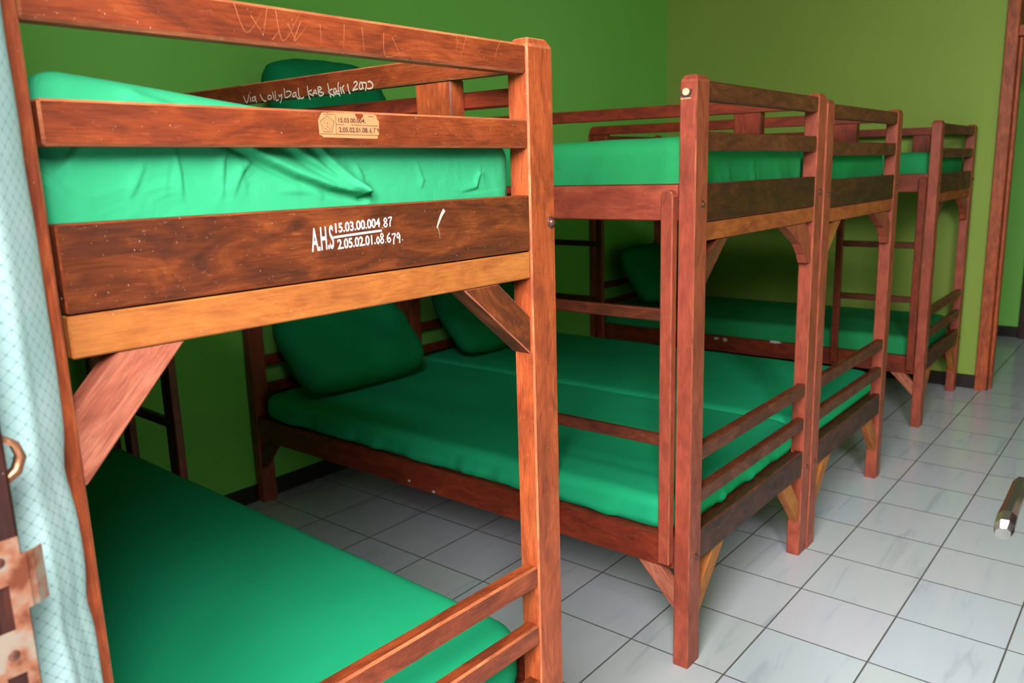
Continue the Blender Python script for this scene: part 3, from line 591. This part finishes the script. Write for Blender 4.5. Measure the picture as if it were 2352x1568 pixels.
def mattress(i, x0, x1, y0, y1, z0, z1, mat, label, nx=40, ny=70, nz=8, re=.045, rp=.07, amp=.004, seed=0, crown=.012, front=None, curl=0.0, freq=5.0, side_folds=0.0):
    bx, by, a, W, h = BEDS[i]
    hx, hy, hz = (x1-x0)/2, (y1-y0)/2, (z1-z0)/2; c = Vector(((x0+x1)/2, (y0+y1)/2, (z0+z1)/2))
    bm = bmesh.new(); vm = {}
    def lat(n): return [-1+2*k/n for k in range(n+1)]
    if front:     # finer rows towards the visible end
        ys_ = [-1+.16*k/30 for k in range(30)]+[-.84+1.84*k/(ny-30) for k in range(ny-30+1)]
        ny = len(ys_)-1
    else: ys_ = lat(ny)
    xs_, zs_ = lat(nx), lat(nz)
    def vert(ix, iy, iz):
        k = (ix, iy, iz)
        if k in vm: return vm[k]
        x, y, zz = xs_[ix]*hx, ys_[iy]*hy, zs_[iz]*hz
        m = max(abs(x)-(hx-re), abs(y)-(hy-re), 0); dz = max(abs(zz)-(hz-re), 0)
        if m > 0 and dz > 0:
            L = math.hypot(m, dz); s = max(m, dz)/L; m2 = m*s
            if abs(x) > hx-re: x = math.copysign(min(abs(x), hx-re+m2), x)
            if abs(y) > hy-re: y = math.copysign(min(abs(y), hy-re+m2), y)
            zz = math.copysign(hz-re+dz*s, zz)
        dx, dy = max(abs(x)-(hx-rp), 0), max(abs(y)-(hy-rp), 0)
        if dx > 0 and dy > 0:
            L = math.hypot(dx, dy); s = max(dx, dy)/L
            x = math.copysign(hx-rp+dx*s, x); y = math.copysign(hy-rp+dy*s, y)
        vm[k] = bm.verts.new((x, y, zz)); return vm[k]
    def quad(A): bm.faces.new([vert(*k) for k in A])
    for ix in range(nx):
        for iy in range(ny):
            quad(((ix, iy, nz), (ix+1, iy, nz), (ix+1, iy+1, nz), (ix, iy+1, nz)))
            quad(((ix, iy, 0), (ix, iy+1, 0), (ix+1, iy+1, 0), (ix+1, iy, 0)))
    for ix in range(nx):
        for iz in range(nz):
            quad(((ix, 0, iz), (ix+1, 0, iz), (ix+1, 0, iz+1), (ix, 0, iz+1)))
            quad(((ix, ny, iz), (ix, ny, iz+1), (ix+1, ny, iz+1), (ix+1, ny, iz)))
    for iy in range(ny):
        for iz in range(nz):
            quad(((0, iy, iz), (0, iy, iz+1), (0, iy+1, iz+1), (0, iy+1, iz)))
            quad(((nx, iy, iz), (nx, iy+1, iz), (nx, iy+1, iz+1), (nx, iy, iz+1)))
    bm.normal_update()
    mv = []
    for v in bm.verts:
        p, n = v.co, v.normal
        top = max(n.z, 0)
        d = amp*noise.noise(Vector((p.x*freq, p.y*freq, p.z*freq+seed*7.3)))*(1 if n.z > -.5 else 0)
        d += crown*top*(1-(p.x/hx)**2)*(1-(p.y/hy)**4)
        if side_folds and abs(n.z) < .8:       # gathered sheet pulled under the mattress
            t = (p.x+p.y)*freq*5+noise.noise(Vector((p.x*6, p.y*6, seed)))*3+p.z*18
            d += side_folds*(math.sin(t)+.5*math.sin(t*2.3+1))*min(1, max(0, (hz*.8-p.z)/(hz*1.2)))
        if front and n.y < -.3:
            q = Vector((p.x+c.x, p.z+c.z)); wgt = min(1, (-n.y-.3)/.4)
            for k, poly in enumerate(FOLDS):
                big = k < 3
                wd, hh = ((.0070, .0125) if k == 0 else (.0060, .0070)) if big else (.0026, .0026)
                best = None
                for si, (A, B) in enumerate(zip(poly, poly[1:])):
                    dv, t = seg_d(q, Vector(A), Vector(B))
                    if best is None or dv.length < best[0]:
                        T = (si+t)/(len(poly)-1); ab = Vector(B)-Vector(A)
                        best = (dv.length, dv, T, ab.x*dv.y-ab.y*dv.x)
                e, dv, T, side = best
                if e < .04:
                    sgn = dv.y
                    if big: ww = wd*(.55 if sgn < 0 else 1.5)    # steeper below the fold
                    else:                                        # a crease that fades out at both ends, steep on one side
                        ww = wd*(.6 if side > 0 else 2.6+2*T); hh = .0030*math.sin(PI*min(1, max(0, .06+.94*T)))**.7*(.6+.5*math.sin(k*2.4))
                    d += wgt*hh*math.exp(-(e/ww)**2)
                    if big: d -= wgt*hh*.5*math.exp(-((e-.008)/.004)**2)*(1 if sgn < 0 else 0)
        up = 0
        if curl:      # the near left corner of the foam is jammed upward against the post
            up = curl*max(0, 1-(p.x+hx)/.62)*max(0, 1-(p.y+hy)/.35)*max(0, (p.z+hz)/(2*hz))
        mv.append((v, n*d+Vector((0, 0, up))))
    for v, o in mv: v.co += o
    for v in bm.verts: v.co += Vector((0, 0, hz))
    o = mobj('mattress', bm, mat, None, True)
    R = Matrix.Rotation(a, 4, 'Z'); loc = Vector((bx, by, 0))+(R @ Vector((c.x, c.y, 0)))
    o.location = (loc.x, loc.y, z0); o.rotation_euler = (0, 0, a)
    return tag(o, label, 'mattress', 'green sheeted mattresses on the bunks')
def zz(i, key): return Z[key][0]*BEDS[i][4]
UD = lambda i: zz(i, 'usb')+.0345
LD = lambda i: zz(i, 'lsb')+(.0995 if i in (2, 3) else .0505)
mattress(1, .078, .868, .036, 2.04, UD(1), 1.462, SHEET, 'rumpled green mattress on the upper bunk of the nearest bed', 330, 70, 76, .042, .050, .003, 1, .006, True, .075)
mattress(1, .032, .905, .050, 2.04, LD(1), .480, SHEET_FLAT, 'smooth green mattress on the lower bunk of the nearest bed', 56, 110, 14, .048, .10, .0015, 2, .016)
mattress(2, .036, .898, .050, 2.04, UD(2), 1.478, SHEET_DIM, 'green mattress on the upper bunk of the second bed', 110, 200, 22, .045, .06, .005, 3, .004, None, 0, 6, .0026)
mattress(2, .006, .920, .036, 2.04, LD(2), .490, SHEET_FLAT, 'green mattress on the lower bunk behind the ladder of the second bed', 90, 180, 20, .032, .10, .003, 4, .006, None, 0, 5, .0042)
mattress(3, .040, .895, .050, 2.04, UD(3), 1.450, SHEET_DIM, 'green mattress on the upper bunk of the third bed', 50, 80, 12, .045, .06, .006, 5, .004)
mattress(3, .004, .920, .036, 2.04, LD(3), .485, SHEET_FLAT, 'green mattress on the lower bunk of the third bed', 50, 80, 12, .032, .10, .003, 6, .006)
mattress(4, .040, .890, .050, 2.04, UD(4), 1.440, SHEET_DIM, 'green mattress on the upper bunk of the farthest bed', 50, 80, 12, .045, .06, .006, 7, .004)
mattress(4, .036, .890, .060, 2.04, LD(4), .478, SHEET_DIM, 'green mattress on the lower bunk of the farthest bed', 50, 80, 12, .040, .07, .003, 8, .006)

# ------------------------------------------------------------------ pillows leaning on the head ends
def pillow(i, cx, cy, zb, w_, l_, t_, lean, yaw, label, seed):
    bx, by, a, W, h = BEDS[i]; bm = bmesh.new(); n = 28; G = {}
    for side in (1, -1):
        for u in range(n+1):
            for v in range(n+1):
                p, q = -1+2*u/n, -1+2*v/n
                e = (1-abs(p)**2.6)*(1-abs(q)**2.6); hgt = side*t_*.5*max(e, 0)**.42
                if e <= 1e-9 and (u, v, 1) in G: G[(u, v, side)] = G[(u, v, 1)]; continue
                px = p*w_*.5*(1-.07*(1-q*q)*0-.06*(1-abs(q))*abs(p)); py = q*l_*.5*(1-.06*(1-abs(p))*abs(q)); px *= math.sqrt(1-.30*q*q*p*p); py *= math.sqrt(1-.30*p*p*q*q)
                wob = .014*noise.noise(Vector((p*2.2+seed, q*2.2, side)))+.006*noise.noise(Vector((p*6, q*6+seed, side)))
                G[(u, v, side)] = bm.verts.new((px, py, hgt+wob*(1 if e > 1e-9 else .6)))
    for side in (1, -1):
        for u in range(n):
            for v in range(n):
                f = [G[(u, v, side)], G[(u+1, v, side)], G[(u+1, v+1, side)], G[(u, v+1, side)]]
                bm.faces.new(f if side > 0 else f[::-1])
    M = Matrix.Rotation(yaw, 4, 'Z') @ Matrix.Rotation(lean, 4, 'X')
    bm.transform(M); lo = min(v.co.z for v in bm.verts)
    for v in bm.verts: v.co.z -= lo
    o = mobj('pillow', bm, PILLOW, None, True)
    R = Matrix.Rotation(a, 4, 'Z'); loc = Vector((bx, by, 0))+(R @ Vector((cx, cy, 0)))
    o.location = (loc.x, loc.y, zb); o.rotation_euler = (0, 0, a)
    return tag(o, label, 'pillow', 'green pillows at the bed heads')
pillow(2, .36, 1.84, 1.487, .64, .42, .25, 1.10, .10, 'green pillow propped up at the head of the second bed, upper bunk', 1)
pillow(2, .36, 1.83, .502, .70, .46, .23, .80, -.06, 'green pillow leaning at the head of the second bed, lower bunk', 2)
pillow(3, .34, 1.84, .499, .66, .44, .17, .85, .0, 'green pillow leaning at the head of the third bed, lower bunk', 3)
pillow(4, .42, 1.83, .494, .66, .46, .18, .95, .0, 'green pillow leaning at the head of the farthest bed, lower bunk', 4)

# ------------------------------------------------------------------ curtain squeezed between the jamb and the nearest bed
def curtain():
    bm = bmesh.new(); uvl = bm.loops.layers.uv.new('UVMap')
    ctrl = [(-.742, -.452), (-.728, -.442), (-.706, -.447), (-.690, -.434), (-.676, -.420), (-.663, -.405), (-.660, -.392), (-.670, -.380), (-.692, -.374), (-.715, -.378), (-.742, -.372)]
    P = [Vector(p) for p in ctrl]; path = []
    for i in range(len(P)-1):
        p0, p1, p2, p3 = P[max(i-1, 0)], P[i], P[i+1], P[min(i+2, len(P)-1)]
        for k in range(8):
            t = k/8; path.append(.5*((2*p1)+(p2-p0)*t+(2*p0-5*p1+4*p2-p3)*t*t+(3*p1-p0-3*p2+p3)*t**3))
    path.append(P[-1])
    arc = [0]
    for a_, b_ in zip(path, path[1:]): arc.append(arc[-1]+(b_-a_).length)
    nz = 150; rows = []
    for j in range(nz+1):
        zc = .03+2.12*j/nz; row = []
        for k, p in enumerate(path):
            s = k/(len(path)-1); out = math.sin(PI*s)
            o_ = .004*noise.noise(Vector((s*3, zc*4, 1)))*out+.0022*noise.noise(Vector((s*9, zc*11, 5)))*out
            pin = -.006*math.exp(-((zc-1.115)/.03)**2)*out-.004*math.exp(-((zc-.97)/.025)**2)*out
            low = -.006*out*max(0, min(1, (1.2-zc)/.3))*math.sin(s*22+zc*7)*.5
            row.append(bm.verts.new((p.x+o_+pin+low*.4, p.y+o_*.5-abs(low)*.8, zc)))
        rows.append(row)
    for j in range(nz):
        for k in range(len(path)-1):
            f = bm.faces.new((rows[j][k], rows[j][k+1], rows[j+1][k+1], rows[j+1][k]))
            for l, (jj, kk) in zip(f.loops, ((j, k), (j, k+1), (j+1, k+1), (j+1, k))): l[uvl].uv = (arc[kk], .03+2.12*jj/nz)
    o = mobj('curtain', bm, CURTAIN, None, True)
    tag(o, 'pale mint curtain with a dotted diamond pattern beside the door jamb', 'curtain')
curtain()
